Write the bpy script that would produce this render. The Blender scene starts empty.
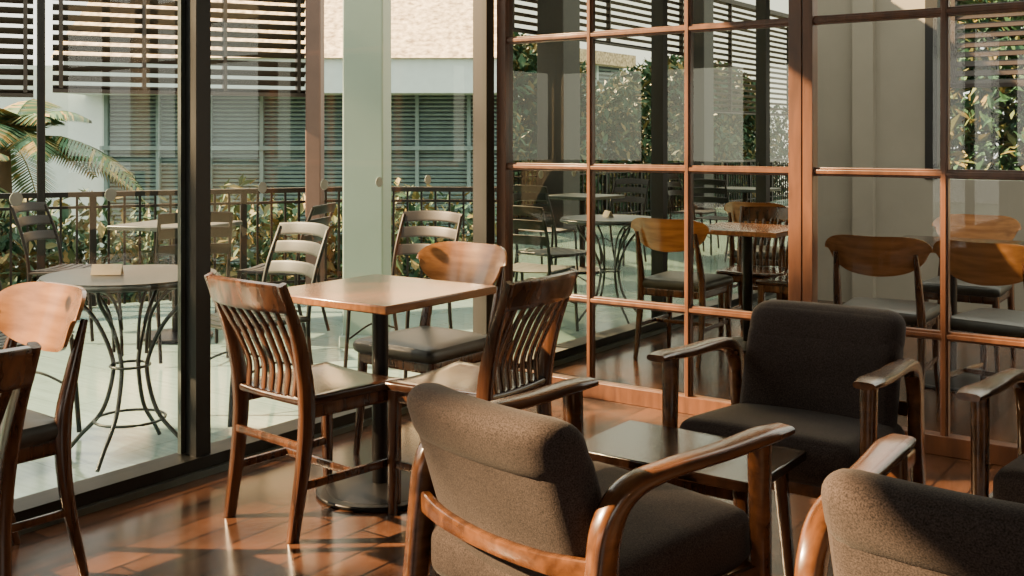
import bpy, bmesh, math, random
from mathutils import Vector, Matrix
random.seed(7)
scene = bpy.context.scene
R = math.radians

# ------------------------------------------------------------------ materials
def new_mat(name):
    m = bpy.data.materials.new(name); m.use_nodes = True
    nt = m.node_tree
    return m, nt, nt.nodes, nt.links, nt.nodes['Principled BSDF']

def wood(name, c1, c2, rough=0.35, stretch=(18, 18, 1.6), coat=0.3, bump=0.08, dist=0.4):
    m, nt, N, L, p = new_mat(name)
    tc = N.new('ShaderNodeTexCoord'); mp = N.new('ShaderNodeMapping')
    mp.inputs['Scale'].default_value = stretch
    n = N.new('ShaderNodeTexNoise'); n.inputs['Scale'].default_value = 2.2
    n.inputs['Detail'].default_value = 6; n.inputs['Distortion'].default_value = dist
    cr = N.new('ShaderNodeValToRGB')
    cr.color_ramp.elements[0].position = 0.35; cr.color_ramp.elements[0].color = (*c1, 1)
    cr.color_ramp.elements[1].position = 0.68; cr.color_ramp.elements[1].color = (*c2, 1)
    b = N.new('ShaderNodeBump'); b.inputs['Strength'].default_value = bump; b.inputs['Distance'].default_value = 0.01
    L.new(tc.outputs['Object'], mp.inputs['Vector']); L.new(mp.outputs[0], n.inputs['Vector'])
    L.new(n.outputs['Fac'], cr.inputs['Fac']); L.new(cr.outputs['Color'], p.inputs['Base Color'])
    L.new(n.outputs['Fac'], b.inputs['Height']); L.new(b.outputs[0], p.inputs['Normal'])
    p.inputs['Roughness'].default_value = rough
    p.inputs['Coat Weight'].default_value = coat; p.inputs['Coat Roughness'].default_value = 0.15
    return m

def plain(name, c, rough=0.5, metal=0.0, var=0.12, scale=6, bump=0.0):
    m, nt, N, L, p = new_mat(name)
    tc = N.new('ShaderNodeTexCoord')
    n = N.new('ShaderNodeTexNoise'); n.inputs['Scale'].default_value = scale; n.inputs['Detail'].default_value = 5
    cr = N.new('ShaderNodeValToRGB')
    cr.color_ramp.elements[0].position = 0.3; cr.color_ramp.elements[1].position = 0.7
    cr.color_ramp.elements[0].color = (*[x*(1-var) for x in c], 1)
    cr.color_ramp.elements[1].color = (*[min(1, x*(1+var)) for x in c], 1)
    L.new(tc.outputs['Object'], n.inputs['Vector']); L.new(n.outputs['Fac'], cr.inputs['Fac'])
    L.new(cr.outputs['Color'], p.inputs['Base Color'])
    p.inputs['Roughness'].default_value = rough; p.inputs['Metallic'].default_value = metal
    if bump:
        b = N.new('ShaderNodeBump'); b.inputs['Strength'].default_value = bump; b.inputs['Distance'].default_value = 0.02
        L.new(n.outputs['Fac'], b.inputs['Height']); L.new(b.outputs[0], p.inputs['Normal'])
    return m

M_CHAIR = wood('walnut_chair', (0.027, 0.0105, 0.005), (0.098, 0.037, 0.015), 0.26, coat=.5)
M_CHAIRD = wood('dark_seat_wood', (0.017, 0.008, 0.005), (0.038, 0.016, 0.009), 0.18, coat=.5)
M_BENT = wood('bent_plywood', (0.23, 0.095, 0.034), (0.38, 0.17, 0.062), 0.22, (1.5, 10, 16), .5, .04, .15)
M_ARM = wood('armchair_wood', (0.056, 0.021, 0.008), (0.140, 0.054, 0.020), 0.26, (14, 2, 10), .5)
M_TABLE = wood('table_wood', (0.13, 0.053, 0.022), (0.25, 0.107, 0.044), 0.20, (18, 1.5, 10), 0.5)
M_GRID = wood('grid_frame_wood', (0.070, 0.026, 0.012), (0.140, 0.054, 0.024), 0.4, (8, 8, 1.5))
M_BLACK = plain('black_metal', (0.012, 0.011, 0.011), 0.4, 0.6)
M_FRAME = plain('dark_window_frame', (0.008, 0.009, 0.009), 0.5, 0.2)
M_FRAMEP = plain('grey_window_frame', (0.10, 0.12, 0.11), 0.4, 0.5)
M_TEALC = plain('teal_cushion', (0.034, 0.034, 0.028), 0.42, 0, 0.2, 14)
M_IRON = plain('grey_iron', (0.055, 0.068, 0.066), 0.35, 0.7)
M_OUTC = plain('outdoor_chair_metal', (0.014, 0.022, 0.021), 0.45, 0.3)
M_COL = plain('pale_column', (0.18, 0.26, 0.24), 0.55, 0, 0.06, 2)
M_DCOL = plain('dark_column', (0.014, 0.013, 0.012), 0.5)
M_PINK = plain('brown_post', (0.09, 0.05, 0.04), 0.5)
M_BLIND = plain('blind_slat', (0.020, 0.013, 0.010), 0.5)
M_PLAS = plain('plaster', (0.16, 0.14, 0.12), 0.8, 0, 0.06, 3)
M_PLASB = plain('plaster_beige', (0.24, 0.22, 0.175), 0.8, 0, 0.08, 2)
M_CEIL = plain('ceiling_paint', (0.20, 0.17, 0.14), 0.8)
M_WHITE = plain('white_fascia', (0.50, 0.62, 0.62), 0.6, 0, 0.05)
M_LOUV = plain('building_louvre', (0.13, 0.20, 0.20), 0.6)
M_LOUVD = plain('building_louvre_gap', (0.04, 0.07, 0.075), 0.6)
M_THATCH = plain('thatch_roof', (0.66, 0.50, 0.33), 0.9, 0, 0.6, 9, 0.8)
M_GROUND = plain('ground_soil', (0.05, 0.07, 0.04), 0.9, 0, 0.3)
M_SIGN = plain('sign_card', (0.55, 0.44, 0.28), 0.6)
M_DOT = plain('frosted_dot', (0.42, 0.50, 0.46), 0.7)
M_BARK = plain('trunk_bark', (0.10, 0.07, 0.04), 0.9)  # bark brown of the tree and palm trunks

def fabric():
    m, nt, N, L, p = new_mat('brown_tweed')
    tc = N.new('ShaderNodeTexCoord')
    n = N.new('ShaderNodeTexNoise'); n.inputs['Scale'].default_value = 330; n.inputs['Detail'].default_value = 2
    n2 = N.new('ShaderNodeTexNoise'); n2.inputs['Scale'].default_value = 7
    cr = N.new('ShaderNodeValToRGB')
    cr.color_ramp.elements[0].position = 0.30; cr.color_ramp.elements[0].color = (0.018, 0.013, 0.012, 1)
    cr.color_ramp.elements[1].position = 0.70; cr.color_ramp.elements[1].color = (0.078, 0.056, 0.050, 1)
    mx = N.new('ShaderNodeMixRGB'); mx.blend_type = 'MULTIPLY'; mx.inputs[0].default_value = 0.3
    b = N.new('ShaderNodeBump'); b.inputs['Strength'].default_value = 0.25; b.inputs['Distance'].default_value = 0.003
    L.new(tc.outputs['Object'], n.inputs['Vector']); L.new(tc.outputs['Object'], n2.inputs['Vector'])
    L.new(n.outputs['Fac'], cr.inputs['Fac']); L.new(cr.outputs[0], mx.inputs[1]); L.new(n2.outputs['Fac'], mx.inputs[2])
    L.new(mx.outputs[0], p.inputs['Base Color']); L.new(n.outputs['Fac'], b.inputs['Height']); L.new(b.outputs[0], p.inputs['Normal'])
    p.inputs['Roughness'].default_value = 0.9; p.inputs['Sheen Weight'].default_value = 0.06
    p.inputs['Specular IOR Level'].default_value = 0.2
    return m
M_FAB = fabric()

def floor_mat(name, c1, c2, mortar, scale, rough, bw, rh, rot=0, ms=0.004):
    m, nt, N, L, p = new_mat(name)
    tc = N.new('ShaderNodeTexCoord'); mp = N.new('ShaderNodeMapping')
    mp.inputs['Rotation'].default_value = (0, 0, rot)
    br = N.new('ShaderNodeTexBrick'); br.inputs['Scale'].default_value = scale
    br.inputs['Color1'].default_value = (*c1, 1); br.inputs['Color2'].default_value = (*c2, 1); br.inputs['Mortar'].default_value = (*mortar, 1)
    br.inputs['Mortar Size'].default_value = ms; br.inputs['Brick Width'].default_value = bw; br.inputs['Row Height'].default_value = rh
    mp2 = N.new('ShaderNodeMapping'); mp2.inputs['Scale'].default_value = (2, 26, 2) if rot == 0 else (26, 2, 2)
    n = N.new('ShaderNodeTexNoise'); n.inputs['Scale'].default_value = 1.6; n.inputs['Detail'].default_value = 6
    mx = N.new('ShaderNodeMixRGB'); mx.blend_type = 'OVERLAY'; mx.inputs[0].default_value = 0.35
    L.new(tc.outputs['Object'], mp.inputs[0]); L.new(mp.outputs[0], br.inputs['Vector'])
    L.new(tc.outputs['Object'], mp2.inputs[0]); L.new(mp2.outputs[0], n.inputs['Vector'])
    L.new(br.outputs['Color'], mx.inputs[1]); L.new(n.outputs['Fac'], mx.inputs[2]); L.new(mx.outputs[0], p.inputs['Base Color'])
    p.inputs['Roughness'].default_value = rough
    return m
M_FLOOR = floor_mat('wood_plank_floor', (0.046, 0.020, 0.011), (0.088, 0.038, 0.020), (0.008, 0.004, 0.003), 1.0, 0.20, 1.3, 0.13, R(90), 0.005)
M_TERR = floor_mat('terrace_tile', (0.18, 0.28, 0.265), (0.20, 0.305, 0.285), (0.14, 0.215, 0.20), 1.0, 0.13, 0.6, 0.6)

def leaf_mat(name, a, b, c):
    m, nt, N, L, p = new_mat(name)
    g = N.new('ShaderNodeNewGeometry'); cr = N.new('ShaderNodeValToRGB')
    cr.color_ramp.elements[0].color = (*a, 1); cr.color_ramp.elements[1].color = (*c, 1)
    e = cr.color_ramp.elements.new(0.55); e.color = (*b, 1)
    L.new(g.outputs['Random Per Island'], cr.inputs['Fac']); L.new(cr.outputs[0], p.inputs['Base Color'])
    p.inputs['Roughness'].default_value = 0.55
    p.inputs['Specular IOR Level'].default_value = 0.25
    return m
M_LEAF = leaf_mat('hedge_leaves', (0.018, 0.062, 0.042), (0.048, 0.115, 0.058), (0.22, 0.16, 0.05))
M_PALM = leaf_mat('palm_leaves', (0.035, 0.11, 0.06), (0.08, 0.14, 0.06), (0.34, 0.22, 0.06))

def glass_mat():
    m = bpy.data.materials.new('clear_glass'); m.use_nodes = True
    nt = m.node_tree; N = nt.nodes; L = nt.links; N.clear()
    o = N.new('ShaderNodeOutputMaterial'); mx = N.new('ShaderNodeMixShader')
    t = N.new('ShaderNodeBsdfTransparent'); t.inputs[0].default_value = (0.93, 0.97, 0.955, 1)
    g = N.new('ShaderNodeBsdfGlossy'); g.inputs['Roughness'].default_value = 0.0
    lw = N.new('ShaderNodeLayerWeight'); lw.inputs['Blend'].default_value = 0.5
    p = N.new('ShaderNodeMath'); p.operation = 'POWER'; p.inputs[1].default_value = 5
    a = N.new('ShaderNodeMath'); a.operation = 'MULTIPLY_ADD'; a.inputs[1].default_value = .9; a.inputs[2].default_value = .06
    L.new(lw.outputs['Facing'], p.inputs[0]); L.new(p.outputs[0], a.inputs[0]); L.new(a.outputs[0], mx.inputs[0])
    L.new(t.outputs[0], mx.inputs[1]); L.new(g.outputs[0], mx.inputs[2]); L.new(mx.outputs[0], o.inputs[0])
    return m
M_GLASS = glass_mat()
def mirror_mat():
    m, nt, N, L, p = new_mat('tinted_mirror')
    tc = N.new('ShaderNodeTexCoord'); n = N.new('ShaderNodeTexNoise'); n.inputs['Scale'].default_value = 1.5
    cr = N.new('ShaderNodeValToRGB')
    cr.color_ramp.elements[0].color = (0.55, 0.57, 0.50, 1); cr.color_ramp.elements[1].color = (0.61, 0.62, 0.54, 1)
    L.new(tc.outputs['Object'], n.inputs['Vector']); L.new(n.outputs['Fac'], cr.inputs['Fac']); L.new(cr.outputs[0], p.inputs['Base Color'])
    p.inputs['Metallic'].default_value = 1; p.inputs['Roughness'].default_value = 0.0
    return m
M_MIRROR = mirror_mat()

# ------------------------------------------------------------------ builder
def smooth_path(pts, n=6):
    P = [Vector(p) for p in pts]
    if len(P) < 3: return P, [0, 1]
    out = []; par = []
    for i in range(len(P)-1):
        p0 = P[i-1] if i > 0 else P[i]*2-P[i+1]
        p1, p2 = P[i], P[i+1]
        p3 = P[i+2] if i+2 < len(P) else P[i+1]*2-P[i]
        for k in range(n):
            t = k/n
            out.append(0.5*((2*p1)+(-p0+p2)*t+(2*p0-5*p1+4*p2-p3)*t*t+(-p0+3*p1-3*p2+p3)*t**3)); par.append(i+t)
    out.append(P[-1]); par.append(len(P)-1)
    return out, par

class B:
    def __init__(s):
        s.bm = bmesh.new(); s.mats = []
    def mi(s, m):
        if m not in s.mats: s.mats.append(m)
        return s.mats.index(m)
    def box(s, c, size, mat, rot=None, smooth=False):
        M = Matrix.Translation(c) @ (rot.to_4x4() if rot else Matrix.Identity(4)) @ Matrix.Diagonal((*size, 1))
        r = bmesh.ops.create_cube(s.bm, size=1, matrix=M)
        i = s.mi(mat)
        for f in set(f for v in r['verts'] for f in v.link_faces): f.material_index = i
    def sweep(s, pts, secs, mat, side=(1, 0, 0), p=4.0, N=12, n=6):
        path, par = smooth_path(pts, n)
        if len(path) == 2: par = [0, len(secs)-1]
        if len(secs) == 1: secs = [secs[0]]*len(pts)
        side = Vector(side).normalized(); i = s.mi(mat); rings = []
        for k, q in enumerate(path):
            t = (path[min(k+1, len(path)-1)]-path[max(k-1, 0)]).normalized()
            sd = (side - t*side.dot(t))
            sd = sd.normalized() if sd.length > 1e-4 else t.orthogonal().normalized()
            up = t.cross(sd).normalized()
            j = min(int(par[k]), len(secs)-2) if len(secs) > 1 else 0
            f = par[k]-j
            a = secs[j][0]*(1-f)+secs[min(j+1, len(secs)-1)][0]*f
            b = secs[j][1]*(1-f)+secs[min(j+1, len(secs)-1)][1]*f
            ring = []
            for q2 in range(N):
                an = 2*math.pi*(q2+0.5)/N
                c, sn = math.cos(an), math.sin(an)
                x = math.copysign(abs(c)**(2/p), c); y = math.copysign(abs(sn)**(2/p), sn)
                ring.append(s.bm.verts.new(q+sd*(a*x)+up*(b*y)))
            rings.append(ring)
        for k in range(len(rings)-1):
            for q2 in range(N):
                f = s.bm.faces.new((rings[k][q2], rings[k][(q2+1) % N], rings[k+1][(q2+1) % N], rings[k+1][q2])); f.material_index = i
        f = s.bm.faces.new(rings[0][::-1]); f.material_index = i
        f = s.bm.faces.new(rings[-1]); f.material_index = i
    def tube(s, pts, r, mat, N=10, n=8):
        s.sweep(pts, [(r, r)]*len(pts), mat, side=(0.31, 0.87, 0.12), p=2, N=N, n=n)
    def cyl(s, c, r, h, mat, r2=None, seg=40):
        r_ = bmesh.ops.create_cone(s.bm, cap_ends=True, segments=seg, radius1=r, radius2=r if r2 is None else r2, depth=h, matrix=Matrix.Translation(c))
        i = s.mi(mat)
        for f in set(f for v in r_['verts'] for f in v.link_faces): f.material_index = i
    def cushion(s, size, rad, mat, fn, n=12, puff=0.0):
        hx, hy, hz = [a/2 for a in size]; i = s.mi(mat)
        tb = bmesh.new()
        bmesh.ops.create_cube(tb, size=2)
        bmesh.ops.subdivide_edges(tb, edges=list(tb.edges), cuts=n, use_grid_fill=True)
        tb.verts.ensure_lookup_table(); tb.verts.index_update()
        new = []
        def remap(t, h):
            return math.sin(t*math.pi/2)*h
        for v in tb.verts:
            a = v.co
            q = Vector((remap(a.x, hx), remap(a.y, hy), remap(a.z, hz)))
            c = Vector((max(-hx+rad, min(hx-rad, q.x)), max(-hy+rad, min(hy-rad, q.y)), max(-hz+rad, min(hz-rad, q.z))))
            d = q-c
            if d.length > 1e-9: q = c+d.normalized()*rad
            if hy < hz:
                pf = puff*(1-min(1, abs(a.x))**2)*(1-min(1, abs(a.z))**2)
                if abs(a.y) > .5: q.y += math.copysign(pf, a.y)
            else:
                pf = puff*(1-min(1, abs(a.x))**2)*(1-min(1, abs(a.y))**2)
                if abs(a.z) > .5: q.z += math.copysign(pf, a.z)
            new.append(s.bm.verts.new(fn(q)))
        for f in tb.faces:
            g = s.bm.faces.new([new[v.index] for v in f.verts]); g.material_index = i
        tb.free()
    def obj(s, name, loc=(0, 0, 0), rz=0, bevel=0.0, ang=38):
        bmesh.ops.recalc_face_normals(s.bm, faces=s.bm.faces)
        me = bpy.data.meshes.new(name); s.bm.to_mesh(me); s.bm.free()
        for m in s.mats: me.materials.append(m)
        me.polygons.foreach_set('use_smooth', [True]*len(me.polygons))
        me.set_sharp_from_angle(angle=R(ang))
        o = bpy.data.objects.new(name, me); bpy.context.collection.objects.link(o)
        o.location = loc; o.rotation_euler = (0, 0, rz)
        if bevel:
            md = o.modifiers.new('bevel', 'BEVEL'); md.width = bevel; md.segments = 2; md.limit_method = 'ANGLE'; md.angle_limit = R(50)
        return o

# ------------------------------------------------------------------ furniture
def slat_chair(name, loc, rz):
    b = B()
    def fn(q):
        z = q.z + 0.445
        w = 1.0 - 0.10*(0.21-q.y)/0.42
        dip = -0.010*(1-(q.x/0.23)**2)*(1 if q.z > 0 else 0.2)
        return Vector((q.x*w, q.y, z+dip))
    b.cushion((0.44, 0.43, 0.034), 0.012, M_CHAIRD, fn, n=8)
    for sx in (-1, 1):
        b.sweep([(sx*.178, -.245, 0), (sx*.182, -.205, .25), (sx*.186, -.195, .45), (sx*.194, -.235, .65), (sx*.206, -.310, .840)],
                [(.014, .020), (.017, .025), (.018, .029), (.017, .023), (.013, .015)], M_CHAIR)
        b.sweep([(sx*.19, .185, .43), (sx*.19, .19, .2), (sx*.19, .195, 0)], [(.021, .021), (.018, .018), (.014, .014)], M_CHAIR)
        b.sweep([(sx*.182, -.20, .17), (sx*.19, .19, .17)], [(.009, .014), (.009, .014)], M_CHAIR)
        b.sweep([(sx*.182, -.19, .41), (sx*.19, .19, .41)], [(.010, .025), (.010, .025)], M_CHAIR)
    b.sweep([(-.185, 0, .17), (.185, 0, .17)], [(.014, .009)]*2, M_CHAIR, side=(0, 0, 1))
    b.sweep([(-.19, .19, .41), (.19, .19, .41)], [(.025, .010)]*2, M_CHAIR, side=(0, 0, 1))
    b.sweep([(-.18, -.215, .30), (.18, -.215, .30)], [(.014, .009)]*2, M_CHAIR, side=(0, 0, 1))
    b.sweep([(-.213, -.294, .792), (-.105, -.322, .795), (0, -.332, .796), (.105, -.322, .795), (.213, -.294, .792)],
            [(.048, .011), (.050, .011), (.051, .011), (.050, .011), (.048, .011)], M_CHAIR, side=(0, -.30, 1), p=6)
    for i in range(7):
        u = (i-3)/3
        xb, xt = u*.128, u*.155
        yt = -.306-.016*(1-u*u)
        b.sweep([(xb, -.200, .455), (xb+(xt-xb)*.25, -.196, .54), (xb+(xt-xb)*.5, -.232, .63), (xb+(xt-xb)*.75, -.268, .70), (xt, yt, .772)],
                [(.0115, .006), (.013, .006), (.0145, .006), (.0135, .006), (.012, .006)], M_CHAIR, N=8, n=4)
    return b.obj(name, loc, rz)

def bent_chair(name, loc, rz, seatmat=None):
    b = B()
    nu, nv = 36, 12; i = b.mi(M_BENT); lay = []
    for sgn in (0, 1):
        g = []
        for a in range(nu+1):
            row = []
            for c in range(nv+1):
                u = math.sin((-1+2*a/nu)*math.pi/2); v = -1+2*c/nv
                au = abs(u)
                hh = .092*max(0.0, 1-au**3.6)**.5+.002
                zc = .750+.020*au**2
                z = zc+v*hh*(1.0+.10*(1-au) if v < 0 else 1.0)
                x = u*.240*(1+.05*v)
                y = -.245-.34*(z-.62)+.085*u*u - sgn*.013
                row.append(b.bm.verts.new((x, y, z)))
            g.append(row)
        lay.append(g)
    for k in (0, 1):
        for a in range(nu):
            for c in range(nv):
                f = b.bm.faces.new((lay[k][a][c], lay[k][a+1][c], lay[k][a+1][c+1], lay[k][a][c+1])); f.material_index = i
    def strip(p, q):
        for k in range(len(p)-1):
            f = b.bm.faces.new((p[k], p[k+1], q[k+1], q[k])); f.material_index = i
    strip([lay[0][a][0] for a in range(nu+1)], [lay[1][a][0] for a in range(nu+1)])
    strip([lay[0][a][nv] for a in range(nu+1)], [lay[1][a][nv] for a in range(nu+1)])
    strip(lay[0][0], lay[1][0]); strip(lay[0][nu], lay[1][nu])
    for sx in (-1, 1):
        b.sweep([(sx*.20, -.27, 0), (sx*.20, -.215, .25), (sx*.195, -.205, .46), (sx*.19, -.240, .62), (sx*.185, -.280, .76)],
                [(.013, .013), (.018, .021), (.020, .026), (.017, .020), (.010, .010)], M_CHAIR, p=2.6)
        b.sweep([(sx*.19, .18, .42), (sx*.195, .19, .2), (sx*.205, .205, 0)], [(.020, .020), (.017, .017), (.012, .012)], M_CHAIR, p=2.6)
        b.sweep([(sx*.19, -.20, .40), (sx*.19, .19, .40)], [(.010, .024)]*2, M_CHAIR)
        b.sweep([(sx*.20, -.22, .20), (sx*.196, .19, .20)], [(.008, .012)]*2, M_CHAIR)
    for y in (-.20, .19):
        b.sweep([(-.19, y, .40), (.19, y, .40)], [(.024, .010)]*2, M_CHAIR, side=(0, 0, 1))
    b.sweep([(-.19, -.01, .20), (.19, -.01, .20)], [(.012, .008)]*2, M_CHAIR, side=(0, 0, 1))
    def fn(q): return Vector((q.x*(1-.08*(.21-q.y)/.42), q.y, q.z+.447))
    b.cushion((.45, .44, .055), .026, seatmat or M_TEALC, fn, n=10, puff=.012)
    return b.obj(name, loc, rz)

def armchair(name, loc, rz):
    b = B()
    for sx in (-1, 1):
        b.sweep([(sx*.290, -.345, 0), (sx*.295, -.290, .22), (sx*.295, -.262, .42), (sx*.296, -.245, .54), (sx*.298, -.190, .604), (sx*.302, -.08, .624), (sx*.308, .10, .630), (sx*.312, .24, .640), (sx*.312, .315, .642)],
                [(.017, .020), (.021, .030), (.022, .037), (.024, .034), (.027, .024), (.029, .016), (.033, .015), (.038, .014), (.030, .010)], M_ARM, p=3.2, N=16)
        b.sweep([(sx*.302, .235, .63), (sx*.300, .245, .35), (sx*.297, .26, 0)], [(.023, .027), (.020, .023), (.014, .015)], M_ARM, p=3.0, N=14)
        b.sweep([(sx*.292, -.27, .320), (sx*.298, .25, .320)], [(.011, .028)]*2, M_ARM, p=5)
    b.sweep([(-.29, .24, .320), (.29, .24, .320)], [(.028, .011)]*2, M_ARM, side=(0, 0, 1), p=5)
    b.sweep([(-.292, -.265, .455), (-.16, -.298, .450), (0, -.310, .448), (.16, -.298, .450), (.292, -.265, .455)], [(.026, .012), (.020, .012), (.018, .012), (.020, .012), (.026, .012)], M_ARM, side=(0, 0, 1), p=5)
    def fs(q):
        return Vector((q.x, q.y, q.z+.370+.09*q.y))
    b.cushion((.540, .55, .125), .040, M_FAB, fs, n=14, puff=.016)
    def fb(q):
        t = (q.z+.28)/.56
        lean = -.168-.145*t-.02*t*t
        y = lean+q.y + .035*(q.x/.27)**2
        return Vector((q.x, y, .245+q.z*.90+.28*.90))
    b.cushion((.505, .115, .50), .045, M_FAB, lambda q: fb(q+Vector((0, 0, -.03))), n=14, puff=.010)
    b.cushion((.510, .128, .165), .060, M_FAB, lambda q: fb(q+Vector((0, -.005, .200))), n=12, puff=.006)
    return b.obj(name, loc, rz)

def square_table(name, loc, rz=0, size=.62, top=M_TABLE):
    b = B()
    b.box((0, 0, .735), (size, size, .030), top)
    b.box((0, 0, .712), (.30, .30, .016), M_BLACK)
    b.cyl((0, 0, .37), .030, .69, M_BLACK)
    b.cyl((0, 0, .008), .235, .016, M_BLACK)
    b.cyl((0, 0, .026), .20, .020, M_BLACK, r2=.06)
    return b.obj(name, loc, rz, bevel=.005)

def low_table(name, loc):
    b = B()
    b.box((0, 0, .425), (.56, .36, .028), M_CHAIRD)
    for sx in (-1, 1):
        for sy in (-1, 1):
            b.sweep([(sx*.22, sy*.13, .41), (sx*.25, sy*.155, 0)], [(.020, .020), (.013, .013)], M_CHAIR)
        b.box((sx*.22, 0, .39), (.02, .26, .04), M_CHAIR)
    for sy in (-1, 1): b.box((0, sy*.13, .39), (.44, .02, .04), M_CHAIR)
    return b.obj(name, loc, 0, bevel=.004)

def bistro_table(name, loc, r=.345):
    b = B()
    b.cyl((0, 0, .738), r, .014, M_IRON, seg=64)
    ring = [(math.cos(a)*r, math.sin(a)*r, .728) for a in [k*2*math.pi/32 for k in range(33)]]
    b.tube(ring, .011, M_IRON, n=1)
    for k in range(4):
        a = k*math.pi/2+.5; c, s = math.cos(a), math.sin(a)
        prof = [(.27, .73), (.25, .66), (.15, .55), (.085, .42), (.075, .33), (.12, .18), (.22, .07), (.27, .012)]
        b.tube([(c*p, s*p, z) for p, z in prof], .009, M_IRON)
        prof2 = [(.26, .715), (.17, .68), (.10, .60), (.075, .50), (.07, .42)]
        b.tube([(c*p, s*p, z) for p, z in prof2], .007, M_IRON)
    for z, rr in ((.37, .078), (.15, .14)):
        b.tube([(math.cos(k*math.pi/12)*rr, math.sin(k*math.pi/12)*rr, z) for k in range(25)], .006, M_IRON, n=1)
    return b.obj(name, loc, 0)

def patio_chair(name, loc, rz, mat=M_OUTC):
    b = B()
    for sx in (-1, 1):
        b.tube([(sx*.19, -.27, .011), (sx*.195, -.21, .25), (sx*.20, -.195, .45), (sx*.205, -.23, .65), (sx*.20, -.31, .86)], .011, mat)
        b.tube([(sx*.20, -.20, .44), (sx*.205, .10, .445), (sx*.20, .19, .43), (sx*.20, .215, .25), (sx*.205, .235, .011)], .011, mat)
        b.tube([(sx*.195, -.215, .2), (sx*.19, 0, .26), (sx*.20, .215, .2)], .006, mat)
    for z, y in ((.845, -.305), (.755, -.270), (.655, -.235)):
        b.sweep([(-.205, y, z), (-.1, y-.035, z+.008), (0, y-.045, z+.010), (.1, y-.035, z+.008), (.205, y, z)], [(.032, .005)]*5, mat, side=(0, -.33, 1), p=6)
    for i in range(7):
        y = -.17+i*.06
        b.sweep([(-.20, y, .452), (0, y, .445), (.20, y, .452)], [(.022, .005)]*3, mat, side=(0, 1, 0), p=6)
    b.tube([(-.2, .2, .435), (.2, .2, .435)], .009, mat)
    return b.obj(name, loc, rz)

# interior
slat_chair('dining_chair', (-2.730, 2.655, 0), R(-6))
slat_chair('dining_chair.001', (-2.31, 2.98, 0), R(92))
slat_chair('dining_chair.002', (-2.585, 1.14, 0), R(86))
bent_chair('curved_back_chair', (-2.88, 3.42, 0), R(178))
bent_chair('curved_back_chair.001', (-3.105, 1.59, 0), R(178))
square_table('cafe_table', (-2.69, 2.93, 0))
square_table('cafe_table.001', (-3.07, 1.02, 0), 0, .60)
armchair('armchair', (-1.285, 2.11, 0), R(-14))
armchair('armchair.001', (-1.20, 3.18, 0), R(180))
armchair('armchair.002', (-.36, 2.08, 0), R(-2))
armchair('armchair.003', (-.31, 3.20, 0), R(178))
low_table('coffee_table', (-1.33, 2.70, 0))
# adjoining veranda
bent_chair('curved_back_chair.002', (-1.56, 5.42, 0), R(4))
bent_chair('curved_back_chair.003', (-1.00, 5.38, 0), R(-12))
bent_chair('curved_back_chair.004', (-1.45, 6.62, 0), R(180))
square_table('cafe_table.002', (-1.40, 6.02, 0), 0, .65, M_CHAIRD)

# terrace furniture
bistro_table('bistro_table', (-3.845, 2.67, 0))
b = B()
for s in (-1, 1):
    b.box((0, s*.012, .022), (.12, .003, .046), M_SIGN, Matrix.Rotation(s*R(26), 3, 'X'))
b.obj('table_sign', (-3.90, 2.60, .7455), R(40))
patio_chair('patio_chair', (-3.98, 3.42, 0), R(172))
patio_chair('patio_chair.001', (-3.96, 4.48, 0), R(185), M_BLACK)
patio_chair('patio_chair.002', (-4.46, 2.46, 0), R(-75))
square_table('patio_table', (-5.9, 4.45, 0), R(20), .62, M_IRON)
patio_chair('patio_chair.003', (-6.45, 4.05, 0), R(-60), M_BLACK)
patio_chair('patio_chair.004', (-5.35, 4.85, 0), R(115), M_BLACK)
patio_chair('patio_chair.005', (-5.35, 4.12, 0), R(60), M_BLACK)
square_table('patio_table.001', (-5.6, .2, 0), 0, .62, M_IRON)
patio_chair('patio_chair.006', (-5.6, .85, 0), R(180), M_BLACK)
patio_chair('patio_chair.007', (-5.6, -.5, 0), R(0), M_BLACK)
square_table('patio_table.002', (-4.9, -2.2, 0), 0, .62, M_IRON)
patio_chair('patio_chair.008', (-4.9, -1.5, 0), R(180), M_BLACK)
patio_chair('patio_chair.009', (-5.6, -2.3, 0), R(-90), M_BLACK)

# ------------------------------------------------------------------ room shell
XW, YG = -3.44, 4.63
def slab(name, x0, x1, y0, y1, z0, z1, mat):
    b = B(); b.box(((x0+x1)/2, (y0+y1)/2, (z0+z1)/2), (x1-x0, y1-y0, z1-z0), mat); return b.obj(name)
slab('floor', XW-.06, 5, -9, 8.6, -.12, 0, M_FLOOR)
slab('ceiling', XW-.3, 5.1, -9.1, YG+.1, 3.05, 3.2, M_CEIL)
slab('wall_left', XW-.1, XW+.1, -4.2, -.5, 0, 3.05, M_PLAS)
b = B()
b.box((.8, -9.05, .45), (8.5, .1, .9), M_PLAS); b.box((.8, -9.05, 2.85), (8.5, .1, .4), M_PLAS)
for x in (-3.4, -1.3, .8, 2.9, 5): b.box((x, -9.05, 1.6), (.25, .1, 3.1), M_PLAS)
b.obj('wall_rear')
b = B()
b.box((5.05, -.2, .45), (.1, 17.8, .9), M_PLAS); b.box((5.05, -.2, 2.85), (.1, 17.8, .4), M_PLAS)
for y in (-9, -5.5, -2, 1.5, 5, 8.5): b.box((5.05, y, 1.6), (.1, .3, 3.1), M_PLAS)
b.box((5.05, -3.75, 1.6), (.1, 3.5, 3.1), M_PLAS)
b.box((5.05, 3.25, 1.6), (.1, 3.5, 3.1), M_PLAS)
b.obj('wall_right')
slab('baseboard_left', XW+.1, XW+.115, -4.2, -.5, 0, .1, M_CHAIR)

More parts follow.
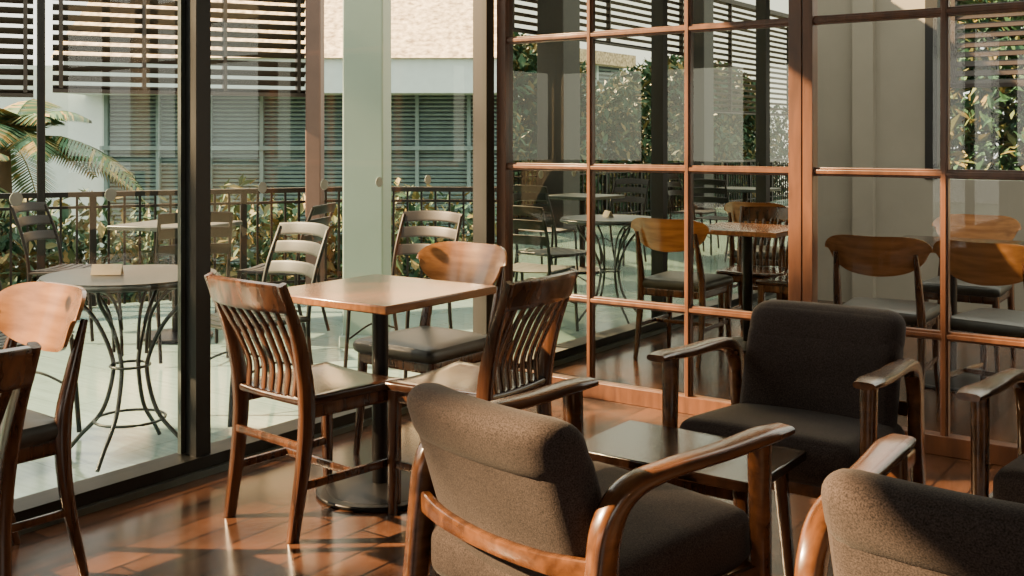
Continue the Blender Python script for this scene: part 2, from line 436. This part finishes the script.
def quad(b, a, c, mat):
    vs = [b.bm.verts.new(p) for p in ((a[0], a[1], a[2]), (c[0], c[1], a[2]), (c[0], c[1], c[2]), (a[0], a[1], c[2]))]
    f = b.bm.faces.new(vs); f.material_index = b.mi(mat)
b = B()
b.box((XW, 2.07, .035), (.13, 5.06, .07), M_FRAME)
b.box((XW+.075, 2.07, .012), (.03, 5.06, .024), M_FRAMEP)
b.box((XW, 2.07, 2.98), (.13, 5.06, .14), M_FRAME)
for y, w in ((4.56, .07), (2.685, .070), (.85, .085), (-.44, .10)):
    b.box((XW, y, 1.5), (.09, w, 2.9), M_FRAME)
b.box((XW-.03, 2.640, 1.5), (.02, .022, 2.85), M_FRAMEP)
for y0, y1 in ((2.7, 4.5), (.85, 2.7), (-.44, .85)):
    quad(b, (XW-.02, y0, .05), (XW-.02, y1, 2.95), M_GLASS)
b.obj('window_1')
b = B()
b.box((XW, -6.6, .035), (.13, 4.8, .07), M_FRAME); b.box((XW, -6.6, 2.98), (.13, 4.8, .14), M_FRAME)
for y in (-4.3, -6.6, -8.9): b.box((XW, y, 1.5), (.11, .09, 2.9), M_FRAME)
quad(b, (XW-.02, -8.9, .05), (XW-.02, -4.3, 2.95), M_GLASS)
b.obj('window_2')
b = B()
for k in range(13):
    y = -.2+k*.36
    m = Matrix.Translation((XW-.0185, y, 1.10)) @ Matrix.Rotation(R(90), 4, 'Y')
    r = bmesh.ops.create_cone(b.bm, cap_ends=True, segments=24, radius1=.024, radius2=.024, depth=.001, matrix=m)
b.mi(M_DOT)
b.obj('window_decal_dots')

def grid_wall(name, x0, xs, x1, pane, zs=(.49, 1.16, 1.83, 2.5), stile=.05, post0=.05, post1=.05):
    b = B()
    z1 = 3.05
    b.box((x0+post0/2, YG, z1/2), (post0, .07, z1), M_GRID)
    b.box((x1-post1/2, YG, z1/2), (post1, .07, z1), M_GRID)
    b.box(((x0+x1)/2, YG, .04), (x1-x0, .065, .08), M_GRID)
    b.box(((x0+x1)/2, YG, z1-.04), (x1-x0, .065, .08), M_GRID)
    for x in xs:
        b.box((x, YG, z1/2), (.018, .055, z1), M_GRID); b.box((x, YG, z1/2), (.032, .035, z1), M_GRID)
    for z in zs:
        b.box(((x0+x1)/2, YG, z), (x1-x0, .050, .018), M_GRID); b.box(((x0+x1)/2, YG, z), (x1-x0, .030, .038), M_GRID)
    quad(b, (x0, YG, .05), (x1, YG, z1), pane)
    return b.obj(name, bevel=.002)
grid_wall('window_3', XW+.06, (-2.81, -2.265), -1.70, M_MIRROR, post0=.06, post1=.06)
grid_wall('window_4', -1.695, (-1.10, -.53, .04), .66, M_GLASS, post0=.045, post1=.08)
slab('wall_partition', XW+.06, -1.70, YG+.05, YG+.12, 0, 3.05, M_PLAS)
slab('wall_front', .66, 5, YG-.05, YG+.05, 0, 3.05, M_PLAS)
slab('wall_side', XW, XW+.1, YG+.12, 8.6, 0, 3.05, M_PLASB)
b = B()
b.box((-2.80, 8.55, 1.52), (1.28, .1, 3.05), M_PLASB)
b.box((-2.62, 8.47, 1.52), (.16, .10, 3.05), M_PLASB)
b.box((1.42, 8.55, .5), (7.16, .1, 1.0), M_PLASB)
b.box((1.42, 8.55, 2.9), (7.16, .1, .3), M_PLASB)
b.obj('wall_back')
b = B()
for x in (-2.12, -.9, .4, 1.7): b.box((x, 8.55, 1.9), (.09, .12, 1.8), M_FRAME)
quad(b, (-2.12, 8.55, 1.0), (5, 8.55, 2.8), M_GLASS)
b.obj('window_5')
def blind(name, p0, p1, z0, z1, step=.078, tilt=40, w=.065):
    b = B()
    p0, p1 = Vector(p0), Vector(p1); d = p1-p0; L = d.length
    z = z0
    while z < z1:
        b.box((0, 0, z), (L, w, .008), M_BLIND, Matrix.Rotation(R(tilt), 3, 'X')); z += step
    for u in (-.47, -.16, .16, .47):
        b.box((u*L, 0, (z0+z1)/2), (.03, .075, z1-z0), M_BLIND)
    b.box((0, 0, z1), (L, .09, .09), M_BLIND); b.box((0, 0, z0-.02), (L, .06, .03), M_BLIND)
    m = (p0+p1)/2
    return b.obj(name, (m.x, m.y, 0), math.atan2(d.y, d.x))
blind('window_blind.005', (-2.0, 8.35), (.6, 8.35), 1.72, 2.9, .07)

# ------------------------------------------------------------------ terrace
b = B()
pts = [(XW-.06, -14), (-8.75, -14), (-8.75, 2.8), (-6.6, 6.85), (-5.3, 7.6), (XW-.06, 8.8)]
top = [b.bm.verts.new((x, y, -.01)) for x, y in pts]; bot = [b.bm.verts.new((x, y, -.25)) for x, y in pts]
b.bm.faces.new(top); b.bm.faces.new(bot[::-1])
for k in range(len(pts)):
    j = (k+1) % len(pts); b.bm.faces.new((top[k], bot[k], bot[j], top[j]))
b.mi(M_TERR); b.obj('floor_terrace')
slab('ground', -60, 40, -50, 60, -2.2, -2.0, M_GROUND)

def railing(name, pts):
    b = B()
    for (x0, y0), (x1, y1) in zip(pts[:-1], pts[1:]):
        a, c = Vector((x0, y0, 0)), Vector((x1, y1, 0)); d = c-a; L = d.length; d.normalize()
        rot = Matrix.Rotation(math.atan2(d.y, d.x), 3, 'Z'); m = (a+c)/2
        for z, h, w in ((.875, .040, .07), (.775, .022, .03), (.10, .022, .03)):
            b.box((m.x, m.y, z), (L, w, h), M_BLACK, rot)
        n = int(L/.115)
        for i in range(n+1):
            q = a+d*(L*i/n)
            big = i % 10 == 0
            b.box((q.x, q.y, .44), (.05 if big else .018, .05 if big else .018, .88), M_BLACK, rot)
    return b.obj(name)
railing('terrace_railing', [(-8.65, -13.5), (-8.65, 2.85), (-6.5, 6.72), (-5.25, 7.48), (-3.6, 8.5)])

def column(name, x, y, w, d, mat, rz=0, z1=3.0):
    b = B(); b.box((0, 0, z1/2), (w, d, z1), mat); b.box((0, 0, .04), (w*1.15, d*1.15, .08), mat)
    b.box((0, 0, z1-.04), (w*1.1, d*1.1, .08), mat)
    return b.obj(name, (x, y, -.01), rz, bevel=.01)
column('terrace_column', -4.72, 5.02, .26, .26, M_COL, R(30))
column('terrace_post', -5.42, 5.62, .12, .12, M_COL, R(30))
column('terrace_post.001', -6.52, 6.30, .13, .13, M_PINK, R(30), 2.85)
column('terrace_post.002', -7.68, 4.55, .06, .06, M_BLACK, R(60), 2.85)
column('terrace_column.001', -8.35, -3.6, .45, .45, M_DCOL, 0, 4.0)
column('terrace_column.002', -8.35, -8.2, .4, .4, M_DCOL, 0, 4.0)
blind('window_blind', (-6.68, 6.34), (-7.64, 4.62), 1.70, 2.75)
blind('window_blind.001', (-7.70, 4.50), (-8.62, 2.86), 1.66, 2.75)
blind('window_blind.002', (-8.62, 0), (-8.62, -8.3), 2.85, 4.0, .11)
blind('window_blind.003', (-8.62, -8.5), (-8.62, -13.4), 1.85, 4.0, .11)

# ------------------------------------------------------------------ greenery
def leaves(name, blobs, n, size=.09, mat=M_LEAF, trunk=None):
    bm = bmesh.new()
    vol = [bb[3]*bb[4]*bb[5] for bb in blobs]; tot = sum(vol)
    for bb, v in zip(blobs, vol):
        for _ in range(int(n*v/tot)):
            d = Vector((random.gauss(0, 1), random.gauss(0, 1), random.gauss(0, 1))).normalized()*random.uniform(.3, 1)**.5
            c = Vector((bb[0]+d.x*bb[3], bb[1]+d.y*bb[4], bb[2]+d.z*bb[5]))
            s = size*random.uniform(.6, 1.4)
            M = Matrix.Rotation(random.uniform(0, 6.28), 3, 'Z') @ Matrix.Rotation(random.uniform(-1.2, 1.2), 3, 'X') @ Matrix.Rotation(random.uniform(-.8, .8), 3, 'Y')
            vs = [bm.verts.new(c+M @ Vector(p)) for p in ((0, -s, 0), (s*.42, 0, s*.12), (0, s, 0), (-s*.42, 0, s*.12))]
            bm.faces.new(vs)
    if trunk:
        for a, c_, r in trunk:
            a = Vector(a); c_ = Vector(c_); d = c_-a
            M = Matrix.Translation((a+c_)/2) @ d.to_track_quat('Z', 'Y').to_matrix().to_4x4()
            rr = bmesh.ops.create_cone(bm, cap_ends=True, segments=10, radius1=r, radius2=r*.6, depth=d.length, matrix=M)
            for f in set(f for v in rr['verts'] for f in v.link_faces): f.material_index = 1
    me = bpy.data.meshes.new(name); bm.to_mesh(me); bm.free(); me.materials.append(mat); me.materials.append(M_BARK)
    o = bpy.data.objects.new(name, me); bpy.context.collection.objects.link(o); return o
bl = []
for k in range(14):
    t = k/13
    x = -9.5+t*5.0; y = 3.3+t*6.3
    bl.append((x-.5+random.uniform(-.15, .15), y+.3, -.35+random.uniform(-.1, .15), .75, .75, 1.2))
leaves('hedge', bl, 26000, .07)
bl = []
for k in range(16):
    y = 2.5-k*1.3
    h = 1.3 + .9*(k % 3 == 0) + .4*(k % 4 == 1)
    bl.append((-10.3-random.uniform(0, .8), y, 0, 1.1, 1.1, h))
leaves('hedge.001', bl, 50000, .095)
leaves('garden_tree', [(-13.5, -9, 2.1, 2.2, 2.6, 1.5), (-12.5, -16, 2.0, 2, 3, 1.5), (-14.5, -3, 1.7, 1.6, 2.2, 1.3)], 22000, .13)
leaves('garden_tree.001', [(-1.6, 11.3, 1.5, 2.6, .9, 1.6), (2.5, 11.5, 1.2, 2.4, .9, 1.4)], 40000, .085)
# unseen tall tree, added to block and dapple the sunlight falling indoors
rs = random.Random(21); bl = []
for k in range(13):
    bl.append((-13+rs.uniform(-1, 1), -5.4+rs.uniform(-4.2, 4.2), 8.7+rs.uniform(-1.9, 1.9), rs.uniform(.35, .6), rs.uniform(.35, .7), rs.uniform(.3, .45)))
bl.append((-13, -4.75, 9.1, .55, .55, .60)); bl.append((-13, -4.75, 9.1, .50, .50, .55)); bl.append((-12.6, -4.5, 8.85, .50, .50, .50))  # dense clumps added to hold the back-right armchair in soft shade
tr = [((-13, -5.4, -2), (-13, -5.4, 6.6), .22)]+[((-13, -5.4, rs.uniform(4.8, 6.6)), (b_[0], b_[1], b_[2]), .05) for b_ in bl]
leaves('offscreen_dapple_tree', bl, 3400, .13, M_LEAF, tr)

def palm(name, loc, n=15, L=1.5):
    b = B(); i = b.mi(M_PALM)
    b.sweep([(0, 0, -2.6), (.05, 0, -1.2), (0, 0, 0)], [(.12, .12), (.09, .09), (.07, .07)], M_BARK, p=2)
    for k in range(n):
        a = k*2.399; el = random.uniform(.15, 1.15); l = L*random.uniform(.8, 1.15)
        P = []
        for s in range(15):
            t = s/14
            r = l*math.cos(el)*t*(1) + .1*t; z = l*math.sin(el)*t - l*.75*t*t*(.6+.4*math.cos(el))
            P.append(Vector((math.cos(a)*r, math.sin(a)*r, z)))
        b.sweep([tuple(p) for p in P[::2]], [(.012*(1-j/9), .008) for j in range(8)], M_PALM, N=5, n=1, p=2)
        for s in range(2, 15):
            for q in range(3):
                t = (s-q/3)/14; p = P[s].lerp(P[s-1], q/3)
                tg = (P[s]-P[s-1]).normalized(); sd = tg.cross(Vector((0, 0, 1))).normalized()
                for sg in (-1, 1):
                    ln = .36*math.sin(math.pi*min(1, t*.85+.12))+.05
                    e = p+sd*sg*ln*.8+tg*ln*.45-Vector((0, 0, ln*.35))
                    w = tg*.018
                    m_ = p.lerp(e, .5)+Vector((0, 0, .02))
                    f = b.bm.faces.new([b.bm.verts.new(v) for v in (p-w*.6, m_-w, e, m_+w, p+w*.6)]); f.material_index = i
    return b.obj(name, loc, 0)
palm('palm_tree', (-10.75, 5.95, 1.2), 19, 1.6)
palm('palm_tree.001', (-10.0, 4.7, .8), 17, 1.3)
palm('palm_tree.002', (-11.5, -1.5, 1.6), 13, 1.5)

# ------------------------------------------------------------------ building across the garden
D = 20; TH = R(35.5)
def bpt(u, dep, z): return (-dep*math.sin(TH)+u*math.cos(TH), dep*math.cos(TH)+u*math.sin(TH), z)
b = B()
b.box((-1.8, 4, -.1), (11.6, 7.8, 4.6), M_LOUVD)
for k in range(52):
    z = -1.8+k*.078
    if abs(z-1.15) < .06: continue
    b.box((-1.8, .05, z), (11.6, .07, .035), M_LOUV, Matrix.Rotation(R(25), 3, 'X'))
for k in range(13):
    x = -7.6+k*.97
    b.box((x, -.02, .2), (.07, .12, 4.1), M_LOUV)
b.box((-1.8, -.05, 1.15), (11.8, .14, .08), M_LOUV)
b.box((-1.8, -.4, 2.45), (12.4, 1.2, .62), M_WHITE)
b.box((-8.9, 2, .0), (2.5, 4, 5.4), M_WHITE)
vs = [(-8.2, -1.1, 2.76), (4.6, -1.1, 2.76), (4.6, 5.5, 7.4), (-8.2, 5.5, 7.4), (-8.2, 8, 2.76), (4.6, 8, 2.76)]
i = b.mi(M_THATCH)
V = [b.bm.verts.new(v) for v in vs]
for f in ((0, 1, 2, 3), (3, 2, 5, 4), (0, 3, 4), (1, 5, 2), (0, 4, 5, 1)):
    ff = b.bm.faces.new([V[q] for q in f]); ff.material_index = i
b.obj('garden_pavilion', bpt(0, D, 0), TH)
b = B()
b.box((0, 0, 1.2), (.3, 30, 6.4), M_LOUVD)
for k in range(36): b.box((.2, 0, -1+k*.16), (.06, 30, .08), M_LOUV)
for k in range(16): b.box((.25, -15+k*2, 1.2), (.1, .14, 6.4), M_WHITE)
b.box((.5, 0, 3.0), (1.4, 30.4, .5), M_WHITE)
b.box((.3, 0, 4.5), (1.0, 30.4, .5), M_THATCH)
b.obj('background_building', (-22, -14, 0), 0)

# ------------------------------------------------------------------ light
w = bpy.data.worlds.new('World'); scene.world = w; w.use_nodes = True
N = w.node_tree.nodes; L = w.node_tree.links
bg = N['Background']; bg.inputs['Strength'].default_value = 3.4
bg.inputs['Color'].default_value = (0.94, 0.89, 0.76, 1)
sd = bpy.data.lights.new('sun', 'SUN'); sd.energy = 44.0; sd.angle = R(.9); sd.color = (1.0, .66, .35)
so = bpy.data.objects.new('sun', sd); bpy.context.collection.objects.link(so)
el = R(31); src = Vector((-.83, -.56, 0)).normalized()*math.cos(el)+Vector((0, 0, math.sin(el)))
so.rotation_euler = (-src).to_track_quat('-Z', 'Y').to_euler(); so.location = (-6, -4, 8)

# ------------------------------------------------------------------ camera
cd = bpy.data.cameras.new('camera'); co = bpy.data.objects.new('camera', cd); bpy.context.collection.objects.link(co)
co.location = (0, 0, 1.3); co.rotation_euler = (R(90), 0, TH)
cd.sensor_width = 36; cd.lens = 36*1065/1024; cd.shift_y = -148/1024; cd.clip_start = .05; cd.clip_end = 300
scene.camera = co
